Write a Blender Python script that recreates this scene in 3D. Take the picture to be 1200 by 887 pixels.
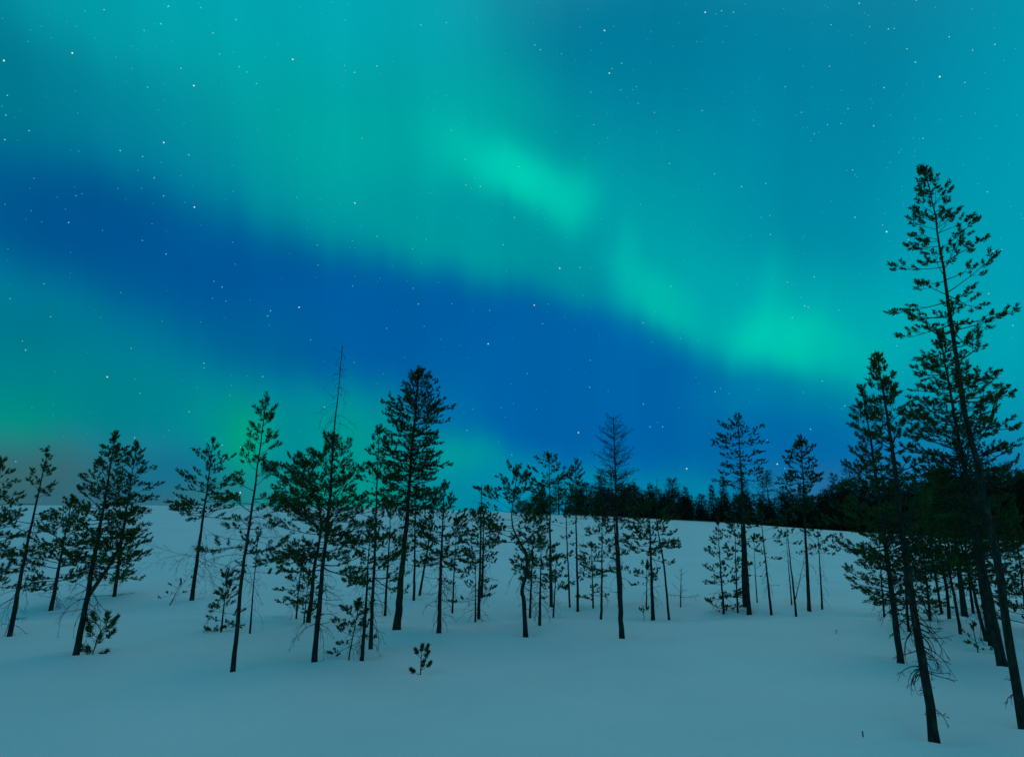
import bpy, math, random
import numpy as np
from math import radians, sin, cos, pi
from mathutils import Vector

for o in list(bpy.data.objects): bpy.data.objects.remove(o)
C = bpy.context.scene.collection
sc = bpy.context.scene

# ------------------------------------------------------------------ camera
F = 707.0            # focal length in pixels of the 1200 px wide photograph
PITCH = radians(15.8)
EYE = 1.8
cam = bpy.data.cameras.new('camera'); cam.sensor_width = 36; cam.lens = 36*F/1200
cam.clip_start = .05; cam.clip_end = 20000
camo = bpy.data.objects.new('camera', cam); C.objects.link(camo)
camo.location = (0, 0, EYE); camo.rotation_euler = (pi/2+PITCH, 0, 0)
sc.camera = camo
sc.view_settings.view_transform = 'Standard'; sc.view_settings.look = 'None'
sc.view_settings.gamma = 1; sc.view_settings.exposure = 0; sc.view_settings.use_curve_mapping = False
sc.cycles.max_bounces = 4; sc.cycles.diffuse_bounces = 2; sc.cycles.glossy_bounces = 1

def lin(c):
    out = []
    for v in c:
        v /= 255.0
        out.append(v/12.92 if v <= .04045 else ((v+.055)/1.055)**2.4)
    return out

# ------------------------------------------------------------------ night sky with aurora (a map over sky directions, world space)
world = bpy.data.worlds.new('World'); sc.world = world; world.use_nodes = True
nt = world.node_tree; N = nt.nodes; L = nt.links
for n in list(N): N.remove(n)
AX = Vector((0, cos(PITCH), sin(PITCH))); UP = Vector((0, -sin(PITCH), cos(PITCH)))
def skyq(px, py):          # sky direction of a point -> flat (stereographic) sky chart
    x = (px-600)/F; y = (443.5-py)/F
    k = 2/(1+math.sqrt(1+x*x+y*y))
    return x*k, y*k
g = bpy.data.node_groups.new('glow_patch', 'ShaderNodeTree')
for nm, st in (('Vector','NodeSocketVector'),('Color','NodeSocketColor'),('Location','NodeSocketVector'),('Rotation','NodeSocketVector'),
               ('Scale','NodeSocketVector'),('Tint','NodeSocketColor'),('Strength','NodeSocketFloat'),('Power','NodeSocketFloat')):
    g.interface.new_socket(nm, in_out='INPUT', socket_type=st)
g.interface.new_socket('Color', in_out='OUTPUT', socket_type='NodeSocketColor')
gi = g.nodes.new('NodeGroupInput'); go = g.nodes.new('NodeGroupOutput')
mp = g.nodes.new('ShaderNodeMapping'); mp.vector_type = 'TEXTURE'
for k in ('Vector','Location','Rotation','Scale'): g.links.new(gi.outputs[k], mp.inputs[k])
dt = g.nodes.new('ShaderNodeVectorMath'); dt.operation = 'DOT_PRODUCT'
g.links.new(mp.outputs[0], dt.inputs[0]); g.links.new(mp.outputs[0], dt.inputs[1])
def gm(op, a, b=None):
    m = g.nodes.new('ShaderNodeMath'); m.operation = op
    for i, v in enumerate((a, b)):
        if v is None: continue
        if isinstance(v, (int, float)): m.inputs[i].default_value = v
        else: g.links.new(v, m.inputs[i])
    return m.outputs[0]
e = gm('MULTIPLY', gm('EXPONENT', gm('MULTIPLY', gm('POWER', dt.outputs['Value'], gi.outputs['Power']), -1.0)), gi.outputs['Strength'])
mx = g.nodes.new('ShaderNodeMix'); mx.data_type = 'RGBA'
g.links.new(e, mx.inputs[0]); g.links.new(gi.outputs['Color'], mx.inputs[6]); g.links.new(gi.outputs['Tint'], mx.inputs[7])
g.links.new(mx.outputs[2], go.inputs[0])

def vm(op, a, b=None, sc_=None):
    m = N.new('ShaderNodeVectorMath'); m.operation = op
    for i, v in enumerate((a, b)):
        if v is None: continue
        if isinstance(v, (tuple, list, Vector)): m.inputs[i].default_value = tuple(v)
        else: L.new(v, m.inputs[i])
    if sc_ is not None:
        if isinstance(sc_, (int, float)): m.inputs['Scale'].default_value = sc_
        else: L.new(sc_, m.inputs['Scale'])
    return m
def mm(op, a, b=None):
    m = N.new('ShaderNodeMath'); m.operation = op
    for i, v in enumerate((a, b)):
        if v is None: continue
        if isinstance(v, (int, float)): m.inputs[i].default_value = v
        else: L.new(v, m.inputs[i])
    return m.outputs[0]
tc = N.new('ShaderNodeTexCoord'); D = tc.outputs['Generated']
D = vm('NORMALIZE', D).outputs[0]
den = mm('ADD', mm('MAXIMUM', vm('DOT_PRODUCT', D, AX).outputs['Value'], -.97), 1.0)
qx = mm('DIVIDE', mm('MULTIPLY', vm('DOT_PRODUCT', D, (1,0,0)).outputs['Value'], 2.0), den)
qy = mm('DIVIDE', mm('MULTIPLY', vm('DOT_PRODUCT', D, UP).outputs['Value'], 2.0), den)
cb = N.new('ShaderNodeCombineXYZ'); L.new(qx, cb.inputs[0]); L.new(qy, cb.inputs[1])
# soft wandering of the edges and faint upright rays
nz = N.new('ShaderNodeTexNoise'); nz.inputs['Scale'].default_value = 4.0; nz.inputs['Detail'].default_value = 2
L.new(cb.outputs[0], nz.inputs['Vector'])
wob = vm('SCALE', vm('SUBTRACT', nz.outputs['Color'], (.5,.5,.5)).outputs[0], None, .04)
st = N.new('ShaderNodeMapping'); st.inputs['Scale'].default_value = (16, 1.3, 1); L.new(cb.outputs[0], st.inputs['Vector'])
nr = N.new('ShaderNodeTexNoise'); nr.inputs['Scale'].default_value = 1; nr.inputs['Detail'].default_value = 2; L.new(st.outputs[0], nr.inputs['Vector'])
ray = vm('SCALE', (0, 1, 0), None, mm('MULTIPLY', mm('SUBTRACT', nr.outputs['Fac'], .5), .045))
Q = vm('ADD', vm('ADD', cb.outputs[0], wob.outputs[0]).outputs[0], ray.outputs[0]).outputs[0]
Q = vm('MULTIPLY', Q, (1,1,0)).outputs[0]

BASE = (0,128,158)
PATCH = [  # px, py, rx, ry, rotation (deg, clockwise in the picture), colour, strength, power
 (760,-500,1500,480,0,(88,172,172),1,1),  # reddish-grey glow overhead, out of view, added to light the snow
 (760,70,190,110,0,(0,114,150),.95,1.5),
 (930,150,260,230,0,(0,128,160),.9,1),
 (1210,120,110,300,0,(0,152,175),.9,1),
 (1130,360,170,170,0,(0,158,178),.9,1),
 (790,250,150,110,35,(0,150,168),.8,1),
 (0,90,110,170,0,(0,118,142),.95,1.3),
 (330,10,275,115,0,(0,165,178),.95,2.2),
 (120,5,60,50,0,(0,155,168),.7,1),
 (150,120,90,60,0,(0,128,155),.5,1),
 (475,175,260,92,14,(0,163,162),.95,1.3),
 (560,120,90,60,0,(0,172,166),.6,1.2),
 (520,290,190,60,14,(0,155,158),.8,1.2),
 (380,190,80,70,10,(0,172,160),.4,1),
 (90,262,205,76,8,(0,85,143),1,1.5),
 (320,350,210,84,14,(0,85,150),1,1.8),
 (530,404,225,88,10,(0,92,161),1,2.8),
 (710,455,205,95,8,(0,98,167),1,2.0),
 (810,500,120,90,10,(0,100,165),.9,1.5),
 (610,490,200,55,0,(0,112,170),.8,1.2),
 (540,172,48,34,28,(0,190,172),.55,1.2),
 (612,208,62,34,32,(0,208,182),.95,1.3),
 (665,238,38,38,0,(0,200,178),.8,1.3),
 (580,262,90,26,12,(0,150,162),.55,1.2),
 (800,330,110,60,40,(0,165,172),.8,1.2),
 (778,350,66,26,38,(0,192,172),.9,1.3),
 (738,312,18,50,0,(0,178,172),.55,1.2),
 (690,464,136,98,11,(0,97,166),.97,4.2),
 (950,370,190,62,8,(0,168,175),.85,1.3),
 (918,402,66,36,8,(0,206,178),.9,1.3),
 (905,380,20,70,0,(0,190,178),.35,1.2),
 (960,415,16,45,0,(0,190,176),.3,1.2),
 (980,420,60,40,10,(0,185,172),.5,1.2),
 (925,470,110,30,0,(0,128,166),.6,1.2),
 (940,530,150,50,0,(0,104,166),.95,1.4),
 (1000,590,130,35,0,(40,104,158),.8,1.2),
 (1150,560,120,60,0,(20,110,165),.8,1.2),
 (0,385,150,50,0,(0,116,140),.85,1.2),
 (50,462,235,66,4,(0,130,138),.92,1.3),
 (0,490,90,40,0,(0,148,130),.7,1.2),
 (290,400,90,50,0,(0,100,148),.6,1.2),
 (280,500,60,45,0,(0,150,136),.8,1.2),
 (10,565,180,55,0,(58,103,105),.95,1.4),
 (150,595,190,45,0,(50,100,118),.95,1.3),
 (200,555,80,30,0,(10,108,142),.7,1.2),
 (288,525,26,36,0,(0,165,125),.8,1.1),
 (410,512,72,56,0,(0,150,142),.85,1.2),
 (410,585,125,55,0,(0,148,130),.85,1.2),
 (535,540,58,28,0,(0,158,155),.8,1.2),
 (620,570,110,34,0,(0,135,168),.8,1.2),
 (780,580,110,30,0,(0,132,168),.8,1.2),
]
rgb = N.new('ShaderNodeRGB'); rgb.outputs[0].default_value = (*lin(BASE), 1)
col = rgb.outputs[0]
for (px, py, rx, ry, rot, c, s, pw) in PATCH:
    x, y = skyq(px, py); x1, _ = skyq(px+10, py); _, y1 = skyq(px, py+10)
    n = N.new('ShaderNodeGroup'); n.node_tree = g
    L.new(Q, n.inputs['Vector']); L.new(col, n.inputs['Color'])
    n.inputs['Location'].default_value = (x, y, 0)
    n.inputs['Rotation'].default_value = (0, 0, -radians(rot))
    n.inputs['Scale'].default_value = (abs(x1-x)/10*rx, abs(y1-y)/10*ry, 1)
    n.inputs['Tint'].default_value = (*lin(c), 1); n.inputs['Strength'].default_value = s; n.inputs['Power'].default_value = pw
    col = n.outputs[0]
world.cycles.sampling_method = 'NONE'
s2 = N.new('ShaderNodeMapping'); s2.inputs['Scale'].default_value = (9, .7, 1); s2.inputs['Rotation'].default_value = (0, 0, .12); L.new(cb.outputs[0], s2.inputs['Vector'])
n2 = N.new('ShaderNodeTexNoise'); n2.inputs['Scale'].default_value = 1; n2.inputs['Detail'].default_value = 3; L.new(s2.outputs[0], n2.inputs['Vector'])
col = vm('SCALE', col, None, mm('ADD', mm('MULTIPLY', mm('SUBTRACT', n2.outputs['Fac'], .5), .26), 1.0)).outputs[0]
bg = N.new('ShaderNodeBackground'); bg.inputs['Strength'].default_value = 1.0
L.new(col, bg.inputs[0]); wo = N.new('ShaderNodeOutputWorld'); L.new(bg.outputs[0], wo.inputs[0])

# weak wide reddish fill lamp from high up, added to warm the snow
su = bpy.data.lights.new('red_fill', 'SUN'); su.energy = .23; su.angle = radians(60); su.color = (1, .40, .25)
suo = bpy.data.objects.new('red_fill', su); C.objects.link(suo); suo.rotation_euler = (radians(-18), radians(14), 0)

# ------------------------------------------------------------------ materials
def pmat(name, build):
    m = bpy.data.materials.new(name); m.use_nodes = True
    b = m.node_tree.nodes['Principled BSDF']; build(m.node_tree, b); return m
def noise(t, scale, detail=4, coord='Object'):
    c = t.nodes.new('ShaderNodeTexCoord'); n = t.nodes.new('ShaderNodeTexNoise')
    n.inputs['Scale'].default_value = scale; n.inputs['Detail'].default_value = detail
    t.links.new(c.outputs[coord], n.inputs['Vector']); return n.outputs['Fac']
def ramp(t, fac, stops):
    r = t.nodes.new('ShaderNodeValToRGB'); t.links.new(fac, r.inputs[0])
    while len(r.color_ramp.elements) < len(stops): r.color_ramp.elements.new(.5)
    for el, (p, c) in zip(r.color_ramp.elements, stops): el.position = p; el.color = (*c, 1)
    return r.outputs[0]
def bump(t, b, h, strength, dist):
    n = t.nodes.new('ShaderNodeBump'); n.inputs['Strength'].default_value = strength; n.inputs['Distance'].default_value = dist
    t.links.new(h, n.inputs['Height']); t.links.new(n.outputs[0], b.inputs['Normal'])
def m_snow(t, b):
    n1 = noise(t, .35, 5); n2 = noise(t, 9, 6)
    t.links.new(ramp(t, n1, [(.3, (.76,.79,.82)), (.7, (.84,.86,.88))]), b.inputs['Base Color'])
    b.inputs['Roughness'].default_value = .55; b.inputs['Specular IOR Level'].default_value = .35
    m = t.nodes.new('ShaderNodeMath'); m.operation = 'MULTIPLY_ADD'; t.links.new(n1, m.inputs[0]); m.inputs[1].default_value = 6.0
    t.links.new(n2, m.inputs[2]); bump(t, b, m.outputs[0], .35, .03)
def m_bark(t, b):
    c = t.nodes.new('ShaderNodeTexCoord'); mp = t.nodes.new('ShaderNodeMapping'); mp.inputs['Scale'].default_value = (1, 1, .3)
    t.links.new(c.outputs['Object'], mp.inputs[0]); n = t.nodes.new('ShaderNodeTexNoise'); n.inputs['Scale'].default_value = 28; n.inputs['Detail'].default_value = 6
    t.links.new(mp.outputs[0], n.inputs['Vector'])
    t.links.new(ramp(t, n.outputs['Fac'], [(.3, (.022,.016,.012)), (.55, (.05,.037,.028)), (.75, (.10,.075,.055))]), b.inputs['Base Color'])
    b.inputs['Roughness'].default_value = .95; b.inputs['Specular IOR Level'].default_value = .15; bump(t, b, n.outputs['Fac'], .9, .02)
def m_twig(t, b):
    t.links.new(ramp(t, noise(t, 12), [(.3, (.022,.018,.014)), (.7, (.05,.04,.032))]), b.inputs['Base Color'])
    b.inputs['Roughness'].default_value = .95; b.inputs['Specular IOR Level'].default_value = .1
def m_needle(t, b):
    t.links.new(ramp(t, noise(t, 5, 3), [(.3, (.024,.052,.012)), (.55, (.043,.086,.019)), (.75, (.066,.115,.028))]), b.inputs['Base Color'])
    b.inputs['Roughness'].default_value = .7; b.inputs['Specular IOR Level'].default_value = .15
def m_fneedle(t, b):
    t.links.new(ramp(t, noise(t, .25, 3), [(.3, (.012,.020,.009)), (.6, (.022,.032,.012)), (.8, (.040,.030,.018))]), b.inputs['Base Color'])
    b.inputs['Roughness'].default_value = .8; b.inputs['Specular IOR Level'].default_value = .1
M = dict(snow=pmat('snow', m_snow), bark=pmat('pine_bark', m_bark), twig=pmat('twig_bark', m_twig), needle=pmat('pine_needles', m_needle), far=pmat('distant_needles', m_fneedle))
def emis(name, c, s):
    m = bpy.data.materials.new(name); m.use_nodes = True; t = m.node_tree
    for n in list(t.nodes): t.nodes.remove(n)
    e = t.nodes.new('ShaderNodeEmission'); e.inputs[0].default_value = (*c, 1); e.inputs[1].default_value = s
    o = t.nodes.new('ShaderNodeOutputMaterial'); t.links.new(e.outputs[0], o.inputs[0]); m.cycles.emission_sampling = 'NONE'; return m

# ------------------------------------------------------------------ mesh helpers
def link(name, V, Fc, mat, parent=None, smooth=False):
    me = bpy.data.meshes.new(name)
    me.from_pydata([tuple(v) for v in V] if not isinstance(V, np.ndarray) else V.tolist(), [], Fc if isinstance(Fc, list) else Fc.tolist())
    if smooth: me.polygons.foreach_set('use_smooth', [True]*len(me.polygons))
    if mat: me.materials.append(mat)
    me.update()
    o = bpy.data.objects.new(name, me); C.objects.link(o)
    if parent: o.parent = parent
    return o
def tag(o, label, cat, group=None, kind=None):
    if label: o['label'] = label
    if cat: o['category'] = cat
    if group: o['group'] = group
    if kind: o['kind'] = kind
    return o
class Tubes:
    def __init__(s, k=3): s.V = []; s.F = []; s.n = 0; s.k = k
    def add(s, P, r, k=None, rough=0, rng=None):
        k = k or s.k; P = np.asarray(P, float); n = len(P)
        if np.isscalar(r): r = np.full(n, r)
        T = np.gradient(P, axis=0); T /= np.linalg.norm(T, axis=1)[:, None]+1e-9
        ref = np.array([0, 0, 1.]) if abs(T[0][2]) < .8 else np.array([0, 1., 0])
        A = np.cross(T, ref); A /= np.linalg.norm(A, axis=1)[:, None]+1e-9; B = np.cross(T, A)
        a = np.arange(k)*2*pi/k
        R = np.asarray(r)[:, None]*np.ones((1, k))
        if rough: R = R*(1+rough*(rng.random((n, k))-.5))
        ring = P[:, None, :]+(R*np.cos(a))[:, :, None]*A[:, None, :]+(R*np.sin(a))[:, :, None]*B[:, None, :]
        s.V.append(ring.reshape(-1, 3)); b = s.n
        for i in range(n-1):
            for j in range(k):
                s.F.append((b+i*k+j, b+i*k+(j+1) % k, b+(i+1)*k+(j+1) % k, b+(i+1)*k+j))
        s.F.append(tuple(b+(n-1)*k+j for j in range(k)))
        s.n += n*k
    def build(s, name, mat, parent, smooth=False):
        if not s.V: return None
        return link(name, np.concatenate(s.V), s.F, mat, parent, smooth)

def needles(P, Dr, Ln, n, w, rng, spread=.55):
    """tufts of needles around shoots: start points P, directions Dr, shoot lengths Ln"""
    m = len(P); P = np.repeat(P, n, 0); Dr = np.repeat(Dr, n, 0); Ln = np.repeat(Ln, n)
    t = rng.random(m*n); base = P+Dr*(Ln*t*.75)[:, None]
    rnd = rng.normal(size=(m*n, 3)); perp = rnd-(rnd*Dr).sum(1)[:, None]*Dr; perp /= np.linalg.norm(perp, axis=1)[:, None]+1e-9
    a = spread+.25+rng.random(m*n)*.45-.55*t
    d = Dr*np.cos(a)[:, None]+perp*np.sin(a)[:, None]
    ln = Ln*(.30+.18*rng.random(m*n))
    side = np.cross(d, rng.normal(size=(m*n, 3))); side /= np.linalg.norm(side, axis=1)[:, None]+1e-9
    mid = base+d*(ln*.45)[:, None]; ww = (w*(.7+.6*rng.random(m*n)))[:, None]
    V = np.stack([base, mid-side*ww*.5, base+d*ln[:, None], mid+side*ww*.5], 1).reshape(-1, 3)
    return V, np.arange(m*n*4).reshape(-1, 4)

# ------------------------------------------------------------------ snow ground
RIDGE_Y = 120.0
def slope_of(py):
    yc = 443.5-py
    return (yc*cos(PITCH)+F*sin(PITCH))/(F*cos(PITCH)-yc*sin(PITCH))
rp = [(-600,592),(170,592),(400,594),(560,599),(720,605),(850,612),(1000,624),(1200,640),(1500,652),(2200,655)]
RX = [(p-600)*117/F for p, _ in rp]; RZ = [EYE+RIDGE_Y*slope_of(y) for _, y in rp]
PITS = []
def ground(X, Y):
    X = np.asarray(X, float); Y = np.asarray(Y, float)
    zr = np.interp(X, RX, RZ)
    t = np.clip((Y-19)/(RIDGE_Y-19), 0, 1)
    z = zr*t**1.12
    bk = np.clip(Y-RIDGE_Y, 0, None); z = z-np.minimum(bk*bk/(bk+12)*.09, 9)
    amp = np.clip(1-np.abs(Y-30)/90, .15, 1)
    z = z+amp*(.07*np.sin(X*.33+1.1+.4*np.sin(Y*.21))*np.sin(Y*.27+.6)+.05*np.sin(X*.71+Y*.43)+.03*np.sin(X*1.3-Y*.9+2)+.018*np.sin(X*2.3+Y*1.7))
    z = z+.14*np.exp(-((Y-15.2-.5*np.sin(X*.3))/1.5)**2)*(.6+.4*np.sin(X*.22+.5))-.10*np.exp(-((Y-18.5-.5*np.sin(X*.3))/1.6)**2)
    z = z+.25*np.exp(-((Y-60-.2*X)/9)**2)*np.sin(X*.06+1)
    return z
def hit(px, py):
    x = (px-600)/F; yc = (443.5-py)/F
    d = np.array([x, cos(PITCH)-yc*sin(PITCH), yc*cos(PITCH)+sin(PITCH)])
    s = np.arange(2, 170, .02); X = d[0]*s; Y = d[1]*s; Z = EYE+d[2]*s
    b = np.nonzero(Z < ground(X, Y))[0]
    i = b[0] if len(b) else -1
    return np.array([X[i], Y[i], float(ground(X[i], Y[i]))])
def on_plane(px, py, Y):
    x = (px-600)/F; yc = (443.5-py)/F
    d = np.array([x, cos(PITCH)-yc*sin(PITCH), yc*cos(PITCH)+sin(PITCH)]); s = Y/d[1]
    return np.array([d[0]*s, Y, EYE+d[2]*s])

# ------------------------------------------------------------------ trees
def catmull(P, n):
    P = np.asarray(P, float)
    if len(P) == 2: return P[0]+(P[1]-P[0])*np.linspace(0, 1, n)[:, None]
    Q = np.vstack([2*P[0]-P[1], P, 2*P[-1]-P[-2]]); out = []
    for u in np.linspace(0, len(P)-1, n):
        i = min(int(u), len(P)-2); f = u-i; a, b, c, d = Q[i:i+4]
        out.append(.5*((2*b)+(-a+c)*f+(2*a-5*b+4*c-d)*f*f+(-a+3*b-3*c+d)*f**3))
    return np.array(out)
def prof(kind, t):            # t 0 at crown top, 1 at bottom
    if kind == 'cone': return .12+.95*t**.8*(1 if t < .85 else .85)
    if kind == 'round': return .30+.75*math.sin(min(t*1.15, 1)*pi*.62)-.25*max(0, t-.7)
    if kind == 'flat': return .55+.5*math.sin(t*pi*.8)
    if kind == 'column': return .30+.65*min(1, t*2.2)
    if kind == 'tower': return .38+.62*math.sin(min(1, t*1.5+.08)*pi*.62)
    if kind == 'mid': return .15+.85*math.sin(max(0, min(t, 1))*pi*.9)
    return 1
seed = [11]
def tree(label, base, top, w, crown, hw, name='pine_tree', cat='pine tree', mids=(), style='round', dens=1., sp=.24, tuft=.15, bias=0,
         dead=None, bare=False, green=1., up=.0, forks=(), group='pines scattered over the snow', taper=.14, sub=1.0, inner=.3):
    tuft *= .9; seed[0] += 1; rng = np.random.default_rng(seed[0]*7+3)
    B = hit(*base); Y = B[1]; PITS.append((B[0], B[1], w))
    mpp = Y/F/cos(PITCH)*(1-0.0)                       # metres per photo pixel at this depth
    root = bpy.data.objects.new(name, None); C.objects.link(root); root.location = B; root.empty_display_size = .3
    tag(root, label, cat, group)
    def loc(px, py): return on_plane(px, py, Y)-B
    pts = [np.array([0, 0, -.12])]+[loc(*m) for m in mids]+[loc(*top)]
    n = 26; ax = catmull(pts, n); H = ax[-1][2]
    wob = np.cumsum(rng.normal(size=(n, 2)), 0)*H*.0012; wob -= np.linspace(0, 1, n)[:, None]*wob[-1]
    ax[:, 0] += wob[:, 0]; ax[:, 1] += wob[:, 1]+np.linspace(0, 1, n)*H*rng.uniform(-.03, .03)*(.25 if Y < 12 else 1)
    r0 = max(w*.5*mpp, .012); tt = np.linspace(0, 1, n)
    rad = r0*.74*(taper+(1-taper)*(1-tt)**1.1)*(1+.18*np.exp(-tt*40))
    rad = np.maximum(rad, .007)
    tr = Tubes(); tr.add(ax, rad, k=9 if Y < 30 else 6, rough=.16, rng=rng)
    br = Tubes(3); dd = Tubes(3); TP = []; TD = []; TL = []
    def pt(z):
        i = np.interp(z, ax[:, 2], np.arange(n)); i0 = int(min(i, n-2)); return ax[i0]+(ax[i0+1]-ax[i0])*(i-i0)
    def rr(z): return float(np.interp(z, ax[:, 2], rad))
    def limb(p, az, el, ln, r, curl, tufts=True, T=br, fine=1.0, levels=1):
        k = 6; P = [np.array(p)]; a, ev = az, el
        for i in range(k):
            a += rng.normal()*.10; ev += curl/k+rng.normal()*.07
            P.append(P[-1]+ln/k*np.array([cos(a)*cos(ev), sin(a)*cos(ev), sin(ev)]))
        P = np.array(P); T.add(P, np.linspace(r, r*.3, k+1))
        nt_ = max(2, int(round(ln/.098*fine*sub)))
        for j in range(nt_):
            s = min(1, inner+(1-inner)*(j+rng.random())/nt_)
            q = P[0]*0; f = s*k; i0 = min(int(f), k-1); q = P[i0]+(P[i0+1]-P[i0])*(f-i0)
            d = P[i0+1]-P[i0]; d /= np.linalg.norm(d)
            sg = 1 if (j % 2) else -1
            sd = np.cross(d, [0, 0, 1]); sd /= np.linalg.norm(sd)+1e-9
            v = d*.75+sd*sg*(.35+.6*rng.random())+np.array([0, 0, rng.uniform(-.35, .65)+up]) if tufts else d*.8+sd*sg*.7+np.array([0, 0, rng.normal()*.35+up])
            v /= np.linalg.norm(v); l2 = (ln*.30*(1.15-s*.7)*(.6+.8*rng.random())); l2 = max(l2, .05)
            e_ = q+v*l2; mid_ = q+v*l2*.5+rng.normal(size=3)*l2*.06
            T.add([q, mid_, e_], np.array([r*.45, r*.35, r*.22]))
            if levels > 1:
                for _ in range(2):
                    v2 = v+rng.normal(size=3)*.5+np.array([0, 0, up]); v2 /= np.linalg.norm(v2); T.add([mid_, mid_+v2*l2*.6], np.array([r*.3, r*.2]))
            if tufts:
                vv = v+np.array([0, 0, .45])+rng.normal(size=3)*.28; vv /= np.linalg.norm(vv)
                if rng.random() < green:
                    TP.append(e_-vv*.02); TD.append(vv); TL.append(tuft*(.6+.6*rng.random()))
                    if l2 > .17:
                        v3 = v+sd*sg*.5*rng.normal()+np.array([0, 0, .35]); v3 /= np.linalg.norm(v3)
                        TP.append(q+v*l2*.55); TD.append(v3); TL.append(tuft*(.6+.5*rng.random()))
        if tufts:
            d = P[-1]-P[-2]; d = d/np.linalg.norm(d)+np.array([0, 0, .3]); d /= np.linalg.norm(d)
            TP.append(P[-1]); TD.append(d); TL.append(tuft*(.9+.5*rng.random()))
    def crown_on(z0, z1, hwm, kind, ptf, rf, bs=0, dn=1.0, naked=False):
        z = z0; i = 0; ph = rng.random()*6
        while z > z1:
            t = (z0-z)/max(z0-z1, 1e-3)
            nb = max(1, int(round((3.4+rng.random()*1.8)*dn*(.75 if t < .12 else 1)))); ph += 1.1+rng.random()
            vig = .78+.34*rng.random()
            for b in range(nb):
                az = ph+b*2*pi/nb+rng.normal()*.3
                ln = hwm*prof(kind, t)*vig*(.62+.55*rng.random())*(1+bs*cos(az))
                el = rng.normal()*.10+{'cone': .6-.7*t, 'round': .6-.8*t, 'flat': .4-.6*t, 'column': .45-.65*t, 'tower': .35-.6*t, 'mid': .6-.85*t}[kind]+rng.normal()*.12+up*.5
                if t < .16 and not naked: f_ = t/.16; el += .75*(1-f_); ln *= .55+.45*f_
                if ln < .05: continue
                zz = z+rng.normal()*sp*.3
                limb(ptf(zz), az, el, ln, max(.0055, min(.42*rf(zz), .006+.011*ln)), .12+.2*t if not naked else .5, tufts=not naked, fine=1.0 if not naked else 1.5, levels=2 if naked else 1)
            z -= sp*(.75+.5*rng.random())*(.75 if t < .15 else 1); i += 1
    z0 = loc(top[0], crown[0])[2]; z1 = loc(top[0], crown[1])[2]; hwm = hw*mpp
    crown_on(z0-.05, max(z1, .05), hwm, style, pt, rr, bias, dens, bare)
    if not bare:
        d = ax[-1]-ax[-3]; d /= np.linalg.norm(d)
        if z0 > H-.3: TP.append(ax[-1]-d*.06); TD.append(d); TL.append(tuft*1.3)
    for (f0, ft, fw, fc, fh) in forks:                 # second stem: start px, top px, width px, crown y range, half width
        q0 = pt(loc(*f0)[2]); q1 = loc(*ft); mid = q0*.5+q1*.5+np.array([(q1[0]-q0[0])*.22, .05, 0])
        fx = catmull([q0, mid, q1], 14); fr = np.linspace(fw*.5*mpp, .01, 14); tr.add(fx, fr, k=6, rough=.12, rng=rng)
        def fpt(z, fx=fx):
            i = np.interp(z, fx[:, 2], np.arange(14)); i0 = int(min(i, 12)); return fx[i0]+(fx[i0+1]-fx[i0])*(i-i0)
        crown_on(loc(ft[0], fc[0])[2], loc(ft[0], fc[1])[2], fh*mpp, style, fpt, lambda z: .012, 0, dens, bare)
    if dead is None and w >= 3 and not bare and crown[1] < base[1]-22:
        dead = (crown[1]-12, crown[1]*.35+base[1]*.65, hw*.75, 8)
    if dead:
        for (dy0, dy1, dl, dn) in (dead if isinstance(dead[0], (tuple, list)) else [dead]):
            dd = Tubes(3); za = loc(base[0], dy0)[2]; zb = loc(base[0], dy1)[2]
            for i in range(int(dn*1.9)):
                z = rng.uniform(zb, za); az = rng.random()*2*pi
                if abs(cos(az)) < .4 and rng.random() < .6: az += pi/2
                ln = dl*mpp*(.45+.6*rng.random()); el = -.15+rng.normal()*.3
                limb(pt(z), az, el, ln, max(.0035, min(.2*rr(z), .0065)), -1.3 if rng.random() < .75 else .3, tufts=False, T=dd, fine=.5, levels=2)
            dd.build('dead_branches', M['twig'], root)
    tr.build('trunk', M['bark'], root, True)
    br.build('branches', M['twig'], root)
    if TP:
        nn = 44 if Y < 11 else 30 if Y < 18 else 20; ww = .011 if Y < 11 else .017 if Y < 18 else .027
        V, Fc = needles(np.array(TP), np.array(TD), np.array(TL), nn, ww, rng)
        # cast back: needles stay above the snow
        link('crown', V, Fc, M['needle'], root)
    return root

TREES = []
def T(*a, **k): TREES.append((a, k))
# --- left edge to right edge (label, base px, top px, trunk width, crown y range, half width)
T('tall pine cut by the left picture edge, only its right branches in view', (-24,738), (3,545), 7, (545,700), 34, dens=1.1, style='column', tuft=.16)
T('leaning pine with sparse tufted tip, left edge of the frame', (11,745), (58,533), 7, (533,660), 40, dens=.75, style='cone', sp=.30, tuft=.17, bias=-.35, dead=(610,735,46,16))
T('short bushy pine between the two leaning pines at far left', (60,713), (84,590), 6, (590,690), 38, dens=1.2, style='round', sp=.26, tuft=.17)
T('fork-trunked pine with wide full crown leaning right over a low sapling', (88,767), (134,514), 9, (514,665), 46, dens=1.25, style='cone', sp=.2, tuft=.15, dead=(645,730,44,14), forks=[((103,700),(150,600),5,(600,680),26)])
T('narrow full pine standing close behind the fork-trunked pine', (134,698), (157,524), 5, (524,672), 31, dens=1.2, style='column', sp=.27, tuft=.18, dead=(655,690,26,5))
T('lone pine with layered upper crown and bare trunk before the open white hill', (225,703), (251,520), 6, (520,612), 46, dens=1.1, style='cone', sp=.30, tuft=.17, dead=[(615,665,45,10),(650,655,70,3)])
T('tiny wispy sapling in snow left of the lone hill pine', (198,708), (212,683), 1.8, (683,697), 17, name='pine_sapling', cat='sapling', dens=.7, style='flat', sp=.18, tuft=.10, green=.5, group='young pines poking out of the snow')
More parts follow.
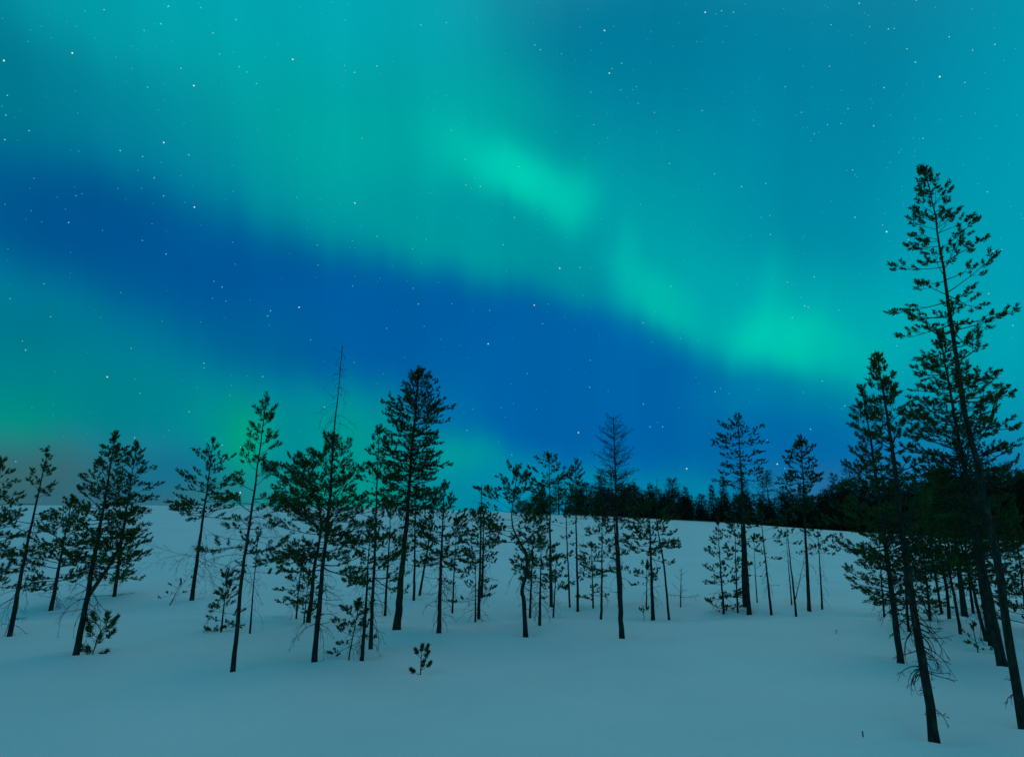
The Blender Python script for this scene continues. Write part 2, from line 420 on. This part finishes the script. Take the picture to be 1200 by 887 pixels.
T('man-high bushy young pine green down to the snow, left of the slim tall pine', (259,740), (267,671), 3, (671,737), 20, name='pine_sapling', cat='sapling', dens=1.1, style='cone', sp=.20, tuft=.15, group='young pines poking out of the snow')
T('slim tall pine with sparse clumpy tufts and bare bowed twigs, nearest trunk left of centre', (273,784), (312,467), 7, (467,640), 38, dens=.72, style='cone', sp=.22, tuft=.17, dead=(585,690,52,18))
T('thin straggly young pine just right of the slim tall pine', (293,740), (302,632), 3, (632,672), 24, dens=.6, style='flat', sp=.26, tuft=.14, dead=(660,715,24,8))
T('stout dark pine behind the spike-topped pine, leaning right into its crown', (361,730), (352,542), 7, (542,655), 56, mids=((368,670),(377,605)), dens=1.1, style='round', sp=.24, tuft=.18, bias=-.3)
T('spike-topped pine with long bare tip above a wide green crown', (368,774), (402,406), 8, (520,668), 50, dens=1.15, style='round', sp=.18, tuft=.16, dead=[(410,455,12,12),(450,535,34,13),(640,735,46,14)], taper=.05)
T('small bushy pine in front of the slope, left of the spike-topped pine', (347,724), (353,657), 3, (657,705), 18, name='pine_sapling', cat='sapling', dens=1.1, style='round', sp=.24, tuft=.16, group='young pines poking out of the snow')
T('small dark sapling touching the foot of the stout leaning pine', (356,731), (362,676), 2.5, (676,722), 15, name='pine_sapling', cat='sapling', dens=1, style='round', sp=.24, tuft=.18, group='young pines poking out of the snow')
T('two-tiered pine just left of the biggest trunk, tall ragged crown', (434,759), (446,508), 6, (508,690), 36, dens=.9, style='column', sp=.24, tuft=.15, dead=(650,735,34,14))
T('lower pine with drooping side twigs, front of the pair left of the biggest trunk', (424,772), (434,620), 6, (620,690), 34, dens=.8, style='round', sp=.24, tuft=.14, dead=(680,755,30,16))
T('low leaning scrub pine tangled at the foot of the drooping pair', (408,771), (420,712), 2.5, (712,762), 24, name='pine_sapling', cat='sapling', dens=.9, style='round', sp=.14, tuft=.13, group='young pines poking out of the snow', dead=(730,762,20,5))
T('thin pine stem half hidden behind the two-tiered pine', (451,719), (459,575), 4, (575,650), 24, dens=.9, style='round', sp=.3, tuft=.17)
T('biggest pine with thick trunk and dense rounded tower of a crown', (465,736), (489,440), 12, (440,600), 38, dens=1.8, style='tower', sp=.155, tuft=.14, dead=(570,640,48,16), mids=((474,640),), taper=.2)
T('slender pine trunk right behind the biggest trunk', (485,702), (487,560), 4, (575,655), 20, dens=.9, style='column', sp=.3, tuft=.17)
T('slender right-leaning pine between the biggest trunk and the dark bent-topped pine', (491,697), (510,590), 4, (590,650), 22, dens=.7, style='round', sp=.3, tuft=.16)
T('dark pine with curtain of dead lower twigs, second big trunk right of the biggest pine', (514,740), (521,574), 7, (574,668), 34, dens=1.3, style='round', sp=.22, tuft=.15, dead=(640,728,26,26))
T('thin short pine right of the pine with the dead-twig curtain', (530,716), (535,612), 3, (612,690), 16, dens=.9, style='column', sp=.3, tuft=.16)
T('twin-stem pine with needle-thin bare tip, left stem and dense middle crown', (561,726), (565,566), 5, (600,668), 28, dens=1.3, style='mid', sp=.24, tuft=.15, dead=[(570,605,12,22),(660,715,28,12)])
T('straight stem right behind the needle-thin tipped pine', (564,700), (567,600), 5, (612,650), 22, dens=1, style='mid', sp=.3, tuft=.16)
T('half dead low pine with flat tiers in front of the needle-thin tipped pine', (557,729), (557,655), 3, (655,712), 24, dens=.7, style='cone', sp=.22, tuft=.12, dead=(690,722,22,8))
T('crooked pine with an S-bent trunk and broad crown', (616,742), (606,558), 7, (558,640), 44, mids=((613,706),(611,690),(616,672),(615,650),(607,634),(600,618),(600,598)), dens=1.25, style='round', sp=.2, tuft=.15, dead=(640,715,38,8))
T('slim pine directly right of the crooked pine trunk', (621,723), (626,612), 4, (612,680), 28, dens=1.1, style='round', sp=.26, tuft=.15)
T('short dark pine with rounded crown and clean stem, front of the crooked pine group', (632,731), (634,640), 5, (632,690), 30, dens=1.2, style='round', sp=.22, tuft=.15)
T('tall straight pine with flat spreading top right of the crooked pine', (646,709), (643,541), 5, (541,600), 25, dens=1., style='flat', sp=.28, tuft=.17, dead=(610,690,22,10))
T('short thin pine foot beside the flat-topped straight pine', (648,723), (652,655), 3, (655,700), 20, dens=.7, style='round', sp=.26, tuft=.14)
T('very thin nearly bare pine between the two straight tall pines', (668,710), (661,552), 3, (552,640), 14, dens=.4, style='column', sp=.3, tuft=.12, green=.6)
T('straight narrow pine with pointed compact top, bare stem down to the snow', (677,714), (674,540), 4, (540,612), 20, dens=1.3, style='cone', sp=.24, tuft=.16)
T('small bushy pine left of the two-layered young pine', (695,712), (693,640), 3, (640,695), 18, dens=1, style='round', sp=.3, tuft=.16)
T('young pine with two-layered crown left of the fan-topped tree', (704,726), (706,598), 4, (598,668), 27, dens=.9, style='round', sp=.27, tuft=.15, dead=(660,700,18,6))
T('tall larch with bare fan-shaped upper branches, tallest trunk at centre right', (729,746), (718,490), 8, (492,610), 29, name='larch_tree', cat='larch tree', style='tower', dens=2.0, sp=.14, bare=True, up=.12, group=None, dead=(610,700,18,14), mids=((724,640),))
T('second stem hugging the back of the fan-topped larch', (726,709), (716,548), 4, (548,640), 25, dens=.8, style='mid', sp=.3, tuft=.17)
T('sturdy pine with wide flat tiers, right of the fan-topped larch', (765,727), (761,592), 6, (592,655), 34, dens=1.1, style='flat', sp=.24, tuft=.15, dead=(650,700,16,10))
T('low round pine bush beside the sturdy flat-tiered pine', (757,710), (758,664), 2.5, (664,690), 17, name='pine_sapling', cat='sapling', dens=1.2, style='round', sp=.26, tuft=.15, group='young pines poking out of the snow')
T('thin curved pine with a bare tip and one flat green tier', (784,726), (771,560), 3.5, (598,642), 26, dens=.9, style='flat', sp=.26, tuft=.15, mids=((778,660),(771,610)), dead=(562,600,10,6))
T('small leafless dead tree standing alone on the slope right of the curved pine', (797,709), (798,666), 2.2, (668,704), 22, name='dead_tree', cat='dead tree', bare=True, style='cone', dens=.9, sp=.28, group=None)
T('ankle-high seedling at the foot of the sturdy flat-tiered pine', (755,727), (754,712), 1.4, (712,722), 8, name='pine_sapling', cat='sapling', dens=.8, style='round', sp=.14, tuft=.10, group='young pines poking out of the snow')
T('narrow young pine green to the ground, left of the broad layered pine', (848,718), (841,612), 3.5, (616,712), 22, dens=.95, style='column', sp=.27, tuft=.14, dead=(690,715,24,6))
T('slim young pine between the narrow green one and the broad layered pine', (864,717), (860,608), 3, (608,700), 18, dens=.8, style='column', sp=.3, tuft=.14)
T('broad layered pine with flat open tiers, tallest on the centre-right slope', (878,719), (867,493), 7, (493,570), 32, dens=1.25, style='tower', sp=.25, tuft=.13, green=.8, sub=1.2, dead=(560,610,24,12))
T('thick stem joined at the left foot of the broad layered pine', (873,710), (868,590), 7, (590,630), 22, dens=.8, style='flat', sp=.3, tuft=.14)
T('wispy half bare young pine right of the broad layered pine', (887,706), (884,630), 2, (630,680), 16, dens=.6, style='round', sp=.3, tuft=.10, green=.6)
T('thin left-leaning pine with sparse top between the layered and compact pines', (904,720), (892,600), 4, (600,650), 22, dens=.6, style='flat', sp=.3, tuft=.13)
T('thin pole-like pine standing in front of the compact-crowned pine', (933,722), (922,606), 3.5, (606,650), 16, dens=.5, style='flat', sp=.3, tuft=.13, dead=(640,700,16,6))
T('faint dead stem behind the pole-like pine', (927,707), (922,622), 2.2, (622,660), 8, name='dead_tree', cat='dead tree', bare=True, dens=.5, style='column', sp=.3, group=None)
T('fallen thin stem leaning right against the pole-like pine', (931,702), (943,652), 1.6, (652,668), 5, name='dead_tree', cat='dead tree', bare=True, dens=.4, style='column', sp=.3, group=None)
T('tall pine with compact spindle-shaped crown right of the layered pine', (948,715), (937,516), 5.5, (516,600), 22, dens=1.6, style='mid', sp=.19, tuft=.16)
T('low airy young pine right of the spindle-crowned pine', (963,713), (957,612), 3, (612,655), 18, dens=.9, style='round', sp=.28, tuft=.14, dead=(650,700,16,8))
# --- the stand at the right
R_ = 'pines of the stand at the right'
T('near pine with clumped crown and beard of dead twigs, front trunk of the right stand', (1092,861), (1029,418), 13, (418,665), 46, dens=1.0, style='cone', sp=.15, tuft=.12, dead=[(600,790,44,60),(780,835,26,4)], mids=((1067,680),(1046,520)), group=R_)
T('pine with crown reaching left over the snow, behind the near bearded pine', (1055,774), (1010,462), 9, (462,700), 46, dens=1.15, style='cone', sp=.17, tuft=.14, bias=-.3, dead=[(620,740,40,24)], mids=((1039,655),(1022,540)), group=R_)
T('tallest pine of all with long sparse side branches, towering at the right edge', (1200,846), (1084,210), 12, (206,500), 56, dens=.9, style='column', inner=.4, sp=.185, tuft=.125, bias=.1, mids=((1166,638),(1132,487),(1111,360),(1099,288)), dead=[(500,640,44,24),(810,835,22,3)], taper=.1, group=R_)
T('full-crowned pine right behind the tallest pine', (1174,778), (1104,396), 13, (396,665), 60, dens=1.2, style='mid', sp=.165, tuft=.13, mids=((1150,650),(1128,520)), dead=(500,640,50,34), group=R_)
T('thick straight pine trunk left of the full-crowned pine foot', (1162,755), (1118,530), 10, (530,690), 46, dens=1.1, style='round', sp=.22, tuft=.16, group=R_)
T('slim trunk leaning left between the thick trunks of the right stand', (1155,747), (1104,560), 5, (560,680), 34, dens=.9, style='round', sp=.24, tuft=.16, group=R_)
T('slim dark trunk whose foot stands forward in the gap of the right stand', (1125,740), (1098,580), 4.5, (580,680), 32, dens=1, style='round', sp=.26, tuft=.16, group=R_)
T('stout trunk deep in the middle of the right stand', (1131,723), (1112,575), 9, (575,675), 38, dens=1.1, style='round', sp=.26, tuft=.17, group=R_)
T('straight trunk left of the stout middle trunk in the right stand', (1112,724), (1092,560), 5, (560,675), 32, dens=1, style='round', sp=.26, tuft=.17, group=R_)
T('farthest left slim trunk behind the gap of the right stand', (1104,718), (1080,590), 4, (590,680), 26, dens=1, style='round', sp=.28, tuft=.17, group=R_)
T('thin trunk just right of the stout middle trunk in the right stand', (1140,717), (1124,570), 4, (570,675), 32, dens=1, style='round', sp=.28, tuft=.17, group=R_)
T('young pine with full green side branches behind the near bearded pine', (1064,736), (1054,590), 4, (590,715), 30, dens=1, style='column', sp=.26, tuft=.15, dead=(690,730,20,6), group=R_)
T('bushy young pine green to the ground left of the trunk gap', (1090,726), (1078,610), 4, (610,718), 26, dens=1.1, style='column', sp=.26, tuft=.15, group=R_)
T('leafy young pine at the right edge beside the tallest trunk', (1203,742), (1186,600), 4, (600,735), 32, dens=1.1, style='column', sp=.24, tuft=.14, group=R_)
T('young pine filling the space between the thick trunks and the right edge', (1178,722), (1166,598), 4, (598,712), 26, dens=1, style='column', sp=.28, tuft=.15, group=R_)
T('slender pine with sparse foliage between the reaching pine and the trunk gap', (1036,722), (1028,612), 3, (612,700), 26, dens=.8, style='column', sp=.28, tuft=.14, dead=(680,718,20,6), group=R_)
T('low pine sprig growing through the snow between the tallest trunk and full-crowned pine', (1146,762), (1140,735), 2, (735,757), 18, name='pine_sapling', cat='sapling', dens=.6, style='flat', sp=.14, tuft=.10, green=.6, group='young pines poking out of the snow')
for a, k in TREES: tree(*a, **k)

def seedling(label, px, py, hpx, lean, tufts, tl, seed_):
    B = hit(px, py); m = B[1]/F/cos(PITCH); H = hpx*m; rng = np.random.default_rng(seed_); PITS.append((B[0], B[1], 3))
    root = bpy.data.objects.new('pine_sapling', None); C.objects.link(root); root.location = B
    tag(root, label, 'sapling', 'young pines poking out of the snow')
    t = Tubes(5); b = Tubes(4); st = catmull([[0,0,-.05],[lean*.4,0,H*.5],[lean,0,H*.82]], 8); t.add(st, np.linspace(.010, .005, 8))
    P = [st[-1]]; Dr = [np.array([.1,0,1.])]; Ln = [tl*1.15]
    for (f, dx, dz) in tufts:
        q = st[int(f*7)]; e = q+np.array([dx*m, rng.uniform(-.08,.08), dz*m]); b.add([q, (q+e)/2+np.array([0,0,-.01]), e], np.array([.005,.004,.003]))
        d = e-q+np.array([0,rng.uniform(-.05,.05),.06]); P.append(e-d*.15); Dr.append(d/np.linalg.norm(d)); Ln.append(tl*rng.uniform(.85,1.15))
    Dr = np.array([d/np.linalg.norm(d) for d in Dr])
    t.build('trunk', M['bark'], root, True); b.build('branches', M['twig'], root)
    V, Fc = needles(np.array(P), Dr, np.array(Ln), 110, .013, rng, .6); link('crown', V, Fc, M['needle'], root)
seedling('lone low pine seedling of a few fat tufts in the open foreground snow', 493, 786, 21, .0, [(.1,-6,3),(.2,7,4),(.5,5,5),(.6,-4,6),(.15,2,4),(.8,4,5)], .13, 3)
seedling('knee-high pine seedling poking from snow beside the fork-trunked pine', 108, 766, 34, .14, [(.1,-12,5),(.1,12,3),(.3,-8,8),(.35,11,8),(.5,-9,10),(.55,8,8),(.75,-6,10),(.8,7,8),(.2,3,8),(.05,-6,3)], .22, 4)

# two dark twig ends sticking out of the snow
def twig(px, py, h, label):
    B = hit(px, py); root = bpy.data.objects.new('twig', None)
    t = Tubes(5); rng = np.random.default_rng(int(px))
    t.add([[0,0,-.03],[h*.1,0,h*.5],[h*.25,.01,h]], np.array([.007,.006,.003])); t.add([[h*.1,0,h*.45],[-h*.35,0,h*.8]], np.array([.006,.003]))
    t.add([[h*.12,0,h*.6],[h*.4,.01,h*1.0]], np.array([.005,.003]))
    o = t.build('twig', M['twig'], None); o.location = B; tag(o, label, 'twig'); PITS.append((B[0], B[1], 3))
twig(980, 741, .06, 'small dark twig end in the open snow before the right-hand slope')
twig(1011, 860, .02, 'short twig stub in the snow left of the near bearded pine')

# ------------------------------------------------------------------ far forest on the ridge
def far_tree(kind, H, hw, rng, nf=1500, size=.30):
    """needle faces and branch tubes of a distant tree; base at origin"""
    P = []; Dr = []
    nb = int(nf/9); br = Tubes(3)
    for b in range(nb):
        if kind == 'spruce': t = rng.random()**.75; z = H*(1-t*.97); R = hw*(.06+.94*t)
        elif kind == 'pine': t = rng.random()**.9; z = H*(1-t*.9); R = hw*(.25+.8*math.sin(min(1, t*1.3)*pi*.55))
        else: t = rng.random(); z = H*(1-t*.45); R = hw*(.4+.6*math.sin(t*pi*.75))
        az = rng.random()*2*pi; R *= .55+.5*rng.random()
        el = (.55-.75*t) if kind != 'spruce' else (.25-.45*t)
        for s in np.linspace(.25, 1, 5):
            p = np.array([cos(az)*R*s, sin(az)*R*s, z+R*s*math.sin(el)])+rng.normal(size=3)*R*.07
            if p[2] < .05: p[2] = .05+rng.random()*.2
            P.append(p); d = np.array([cos(az), sin(az), .35+el*.5])+rng.normal(size=3)*.35; Dr.append(d/np.linalg.norm(d))
        if b % 3 == 0: br.add([[0,0,z],[cos(az)*R*.9, sin(az)*R*.9, z+R*.9*math.sin(el)]], np.array([.03,.012]))
    P = np.array(P); Dr = np.array(Dr)
    V, Fc = needles(P, Dr, np.full(len(P), size*(H/7)**.3)*(.7+.6*rng.random(len(P))), 4, .075, rng, .6)
    return V, Fc, br
def skyline(px):     # height in photo pixels of the wood above the ridge
    xs = [600,625,660,700,730,760,790,815,828,850,880,910,940,975,1000,1040,1080,1130,1170,1210,1300]
    hs = [10,24,40,38,44,40,40,34,18,36,42,42,42,50,70,66,74,92,84,96,90]
    return float(np.interp(px, xs, hs))
def ridge_point(px, Y):
    X = (px-600)/F*Y*.975; return np.array([X, Y, float(ground(X, Y))])
far_defs = [  # px, height px, half width px, kind, label
 (636,36,10,'spruce','dark distant tree opening the row on the ridge, behind the flat-topped straight pine'),
 (655,40,11,'pine','reddish dark distant tree on the ridge right of the flat-topped straight pine'),
 (688,36,12,'pine','round dark distant tree on the ridge right of the pointed straight pine'),
 (706,52,13,'pine','tall dense distant tree on the ridge just left of the fan-topped larch'),
 (742,36,13,'pine','broad dark distant tree on the ridge just right of the fan-topped larch'),
 (764,40,11,'spruce','distant tree on the ridge behind the sturdy flat-tiered pine'),
 (791,46,14,'pine','big rounded distant tree on the ridge right of the thin curved pine'),
 (806,38,10,'spruce','distant tree at the left brink of the notch in the ridge wood'),
 (824,30,9,'pine','low distant tree at the right brink of the notch in the ridge wood'),
 (837,42,9,'spruce','pointed distant tree on the ridge left of the broad layered pine'),
 (851,52,11,'spruce','taller pointed distant tree on the ridge close left of the broad layered pine'),
 (874,50,13,'pine','dense distant tree on the ridge behind the broad layered pine'),
 (903,62,13,'crown','distant pine with pale bare stem and round top between the layered and spindle pines'),
 (921,44,12,'pine','squat distant tree on the ridge left of the spindle-crowned pine'),
 (944,44,12,'pine','distant tree on the ridge behind the spindle-crowned pine'),
 (968,40,12,'pine','low distant tree on the ridge right of the spindle-crowned pine'),
 (984,64,12,'pine','bushy distant tree rising on the ridge left of the reaching pine'),
 (1003,78,15,'pine','green distant tree with broad crown behind the reaching pine'),
 (1062,70,14,'pine','distant tree on the ridge seen through the gap right of the near bearded pine'),
 (1088,78,14,'spruce','distant tree on the ridge left of the tallest pine trunk'),
 (1172,104,12,'spruce','pointed distant spruce on the ridge right of the tallest pine trunk'),
 (1192,92,16,'pine','large dark distant tree on the ridge at the right picture edge'),
]
for i, (px, hp, hw, kind, lab) in enumerate(far_defs):
    rng = np.random.default_rng(900+i); Y = 117.5+rng.random()*2; B = ridge_point(px, Y); m = Y/F
    nm = 'spruce_tree' if kind == 'spruce' else 'pine_tree'
    root = bpy.data.objects.new(nm, None); C.objects.link(root); root.location = B
    tag(root, lab, nm.replace('_', ' '), 'distant trees along the ridge')
    H = hp*m; V, Fc, br = far_tree(kind, H, hw*m, rng, nf=2200 if kind != 'crown' else 1100, size=.42)
    t = Tubes(6); t.add([[0,0,-.4],[.05,0,H*.5],[0,0,H]], np.array([.16,.10,.03])); t.build('trunk', M['bark'], root, True)
    br.build('branches', M['twig'], root)
    link('crown', V, Fc, M['far'], root)
rng = np.random.default_rng(77); VV = []; FF = []; nv = 0
protos = [far_tree(k, 7, w, rng, nf=n, size=.62)[:2] for k, w, n in (('pine',2.3,1500),('spruce',1.9,1500),('pine',2.6,1500),('spruce',2.2,1500))]
tv = Tubes(4)
x = 612
while x < 1420:
    for row in range(4):
        if x < 700 and rng.random() < .45: continue
        px = x+rng.uniform(-5, 5); Y = 119+row*5+rng.random()*3; p = ridge_point(px, Y); p[2] = max(p[2], float(ground(p[0], RIDGE_Y))-1.0-row*.5) if False else p[2]
        top = float(ground(p[0], RIDGE_Y))+skyline(px)*.17*(.62+.42*rng.random())*(1 if row else .85)
        H = top-p[2]; V, Fc = protos[rng.integers(4)]; a = rng.random()*6; s = H/7
        c_, s_ = cos(a), sin(a); W = V.copy()*np.array([max(.8, s), max(.8, s), s]); W = np.stack([W[:, 0]*c_-W[:, 1]*s_, W[:, 0]*s_+W[:, 1]*c_, W[:, 2]], 1)+p
        VV.append(W); FF.append(Fc+nv); nv += len(W)
    x += 9
forest = link('distant_forest', np.concatenate(VV), np.concatenate(FF), M['far'])
tag(forest, 'dark mass of distant woodland behind the crest of the snowy ridge', 'forest', kind='stuff')

# ------------------------------------------------------------------ snow sheet (built last so the pits round the trunks are known)
def axis(lo, hi, step, far, grow=1.13):
    a = list(np.arange(lo, hi+1e-6, step)); s = step; v = a[-1]
    while v < far: s = min(s*grow, 500); v += s; a.append(v)
    s = step; v = a[0]; pre = []
    while v > -far: s = min(s*grow, 500); v -= s; pre.append(v)
    return np.array(pre[::-1]+a)
xs = axis(-24, 24, .17, 9000, 1.06); ys = axis(3, 30, .17, 9000, 1.05)
XX, YY = np.meshgrid(xs, ys); ZZ = ground(XX, YY)
for (bx, by, w) in PITS:
    sel = (np.abs(XX-bx) < 1.2) & (np.abs(YY-by) < 1.2); r2 = (XX[sel]-bx)**2+(YY[sel]-by)**2
    ZZ[sel] += -.12*np.exp(-r2/.06)+.03*np.exp(-(np.sqrt(r2)-.45)**2/.03)
nx, ny = len(xs), len(ys)
V = np.stack([XX, YY, ZZ], -1).reshape(-1, 3); idx = np.arange(nx*ny).reshape(ny, nx)
Fc = np.stack([idx[:-1, :-1], idx[:-1, 1:], idx[1:, 1:], idx[1:, :-1]], -1).reshape(-1, 4)
gr = link('snow_ground', V, Fc, M['snow'], None, True); tag(gr, 'smooth untouched snow rising to a far ridge', 'snow', kind='structure')

# ------------------------------------------------------------------ stars
tiles = {
 (0,0): [(14,210),(251,184),(295,38),(361,34),(500,106),(512,302),(570,291),(672,297),(568,494),(535,616),(627,609),(674,718),(809,663),(494,833),(238,771),(101,453),(17,484),(118,618),(108,730),(818,69),(739,115),(1015,206),(829,232),(856,250),(585,22),(571,15),(688,12),(696,27),(558,83),(495,543),(1178,576),(270,392),(549,381),(641,701),(567,679),(807,839),(576,880),(1100,849),(145,769),(627,237),(417,522),(457,161),(265,91),(893,451),(1029,683),(655,537),(810,181),(761,187),(919,198),(889,290)],
 (400,0): [(11,227),(14,245),(46,251),(124,229),(276,87),(364,79),(361,332),(381,452),(429,553),(432,641),(482,646),(615,578),(47,704),(295,829),(263,754),(600,754),(680,723),(671,156),(690,173),(855,32),(912,106),(865,175),(972,220),(938,238),(929,254),(969,312),(1029,358),(819,404),(875,433),(895,497),(842,550),(847,619),(900,759),(981,768),(1153,679),(1137,567),(1085,390),(1023,301),(311,668),(247,862),(124,819),(561,848)],
 (800,0): [(78,43),(135,38),(176,43),(49,145),(64,145),(418,229),(509,230),(514,86),(648,93),(612,12),(713,101),(733,99),(924,128),(1082,154),(891,266),(978,286),(807,216),(698,304),(573,377),(654,376),(502,432),(549,428),(456,464),(444,488),(662,436),(244,417),(965,403),(1085,436),(833,480),(589,589),(597,605),(288,636),(204,647),(917,634),(1056,665),(272,754),(302,747),(304,812),(693,780),(707,803),(597,753),(422,818),(782,831),(1106,866),(761,646),(67,384),(110,603),(750,528)],
 (0,300): [(35,147),(153,96),(419,126),(176,210),(455,319),(372,418),(468,426),(485,475),(708,387),(707,371),(656,539),(816,28),(742,87),(770,107),(1037,177),(938,189),(928,207),(934,239),(1103,31),(1077,290),(911,417),(1125,523),(797,482),(834,662),(833,819),(771,654),(55,711),(78,294),(192,400),(569,623),(783,156),(1038,606),(89,325),(467,629)],
 (400,300): [(39,103),(126,89),(509,304),(514,188),(669,170),(757,42),(828,39),(1090,192),(1046,231),(1076,297),(837,136),(863,361),(861,454),(1047,512),(822,611),(825,699),(436,603),(456,530),(554,525),(157,250),(1070,591),(1114,591),(925,466),(383,165),(267,166),(698,234),(591,688),(45,368)],
 (800,300): [(363,90),(410,142),(423,172),(541,186),(380,213),(417,472),(443,599),(328,720),(14,736),(46,418),(112,470),(552,528),(220,314),(742,311),(1144,240),(1061,130),(456,72),(562,518)]}
BR = {(14,210),(251,184),(1015,206),(672,297),(568,494),(674,718),(912,106),(47,704),(929,254),(78,43),(707,803),(891,266),(372,418),(1037,177),(833,819),(509,304),(669,170),(757,42),(822,611),(14,736),(328,720)}
rng = np.random.default_rng(5); S = []
for (ox, oy), l in tiles.items():
    for (x, y) in l:
        b = (x, y) in BR
        S.append((ox+x*.338, oy+y*.338, 4.3 if b else rng.uniform(2.4, 3.6), 0 if b else (1 if rng.random() < .65 else 2)))
for _ in range(4600):
    px = rng.uniform(-500, 1700); py = rng.uniform(-500, 590)
    if rng.random() > (.35+.45*(px/1200))*(1-.7*max(py, 0)/600): continue
    S.append((px, py, rng.uniform(1.6, 3.0), 1 if rng.random() < .08 else 2))
V = []; Fc = []; mi = []; RS = 4200
octa = np.array([(1,0,0),(-1,0,0),(0,1,0),(0,-1,0),(0,0,1),(0,0,-1)], float)
of = [(0,2,4),(2,1,4),(1,3,4),(3,0,4),(2,0,5),(1,2,5),(3,1,5),(0,3,5)]
for (px, py, r, m) in S:
    x = (px-600)/F; yc = (443.5-py)/F
    d = np.array([x, cos(PITCH)-yc*sin(PITCH), yc*cos(PITCH)+sin(PITCH)]); d /= np.linalg.norm(d); c = d*RS
    b = len(V); V += [tuple(c+o*r*1.15) for o in octa]; Fc += [tuple(b+i for i in f) for f in of]; mi += [m]*8
st = link('stars', V, Fc, None)
for m in (emis('star_bright', (.75,.95,1), 1.0), emis('star_mid', (.25,.78,.85), .95), emis('star_faint', (.06,.48,.55), .9)): st.data.materials.append(m)
st.data.polygons.foreach_set('material_index', mi); st.data.update()
tag(st, 'scattered small white stars over the aurora sky', 'stars', kind='stuff')
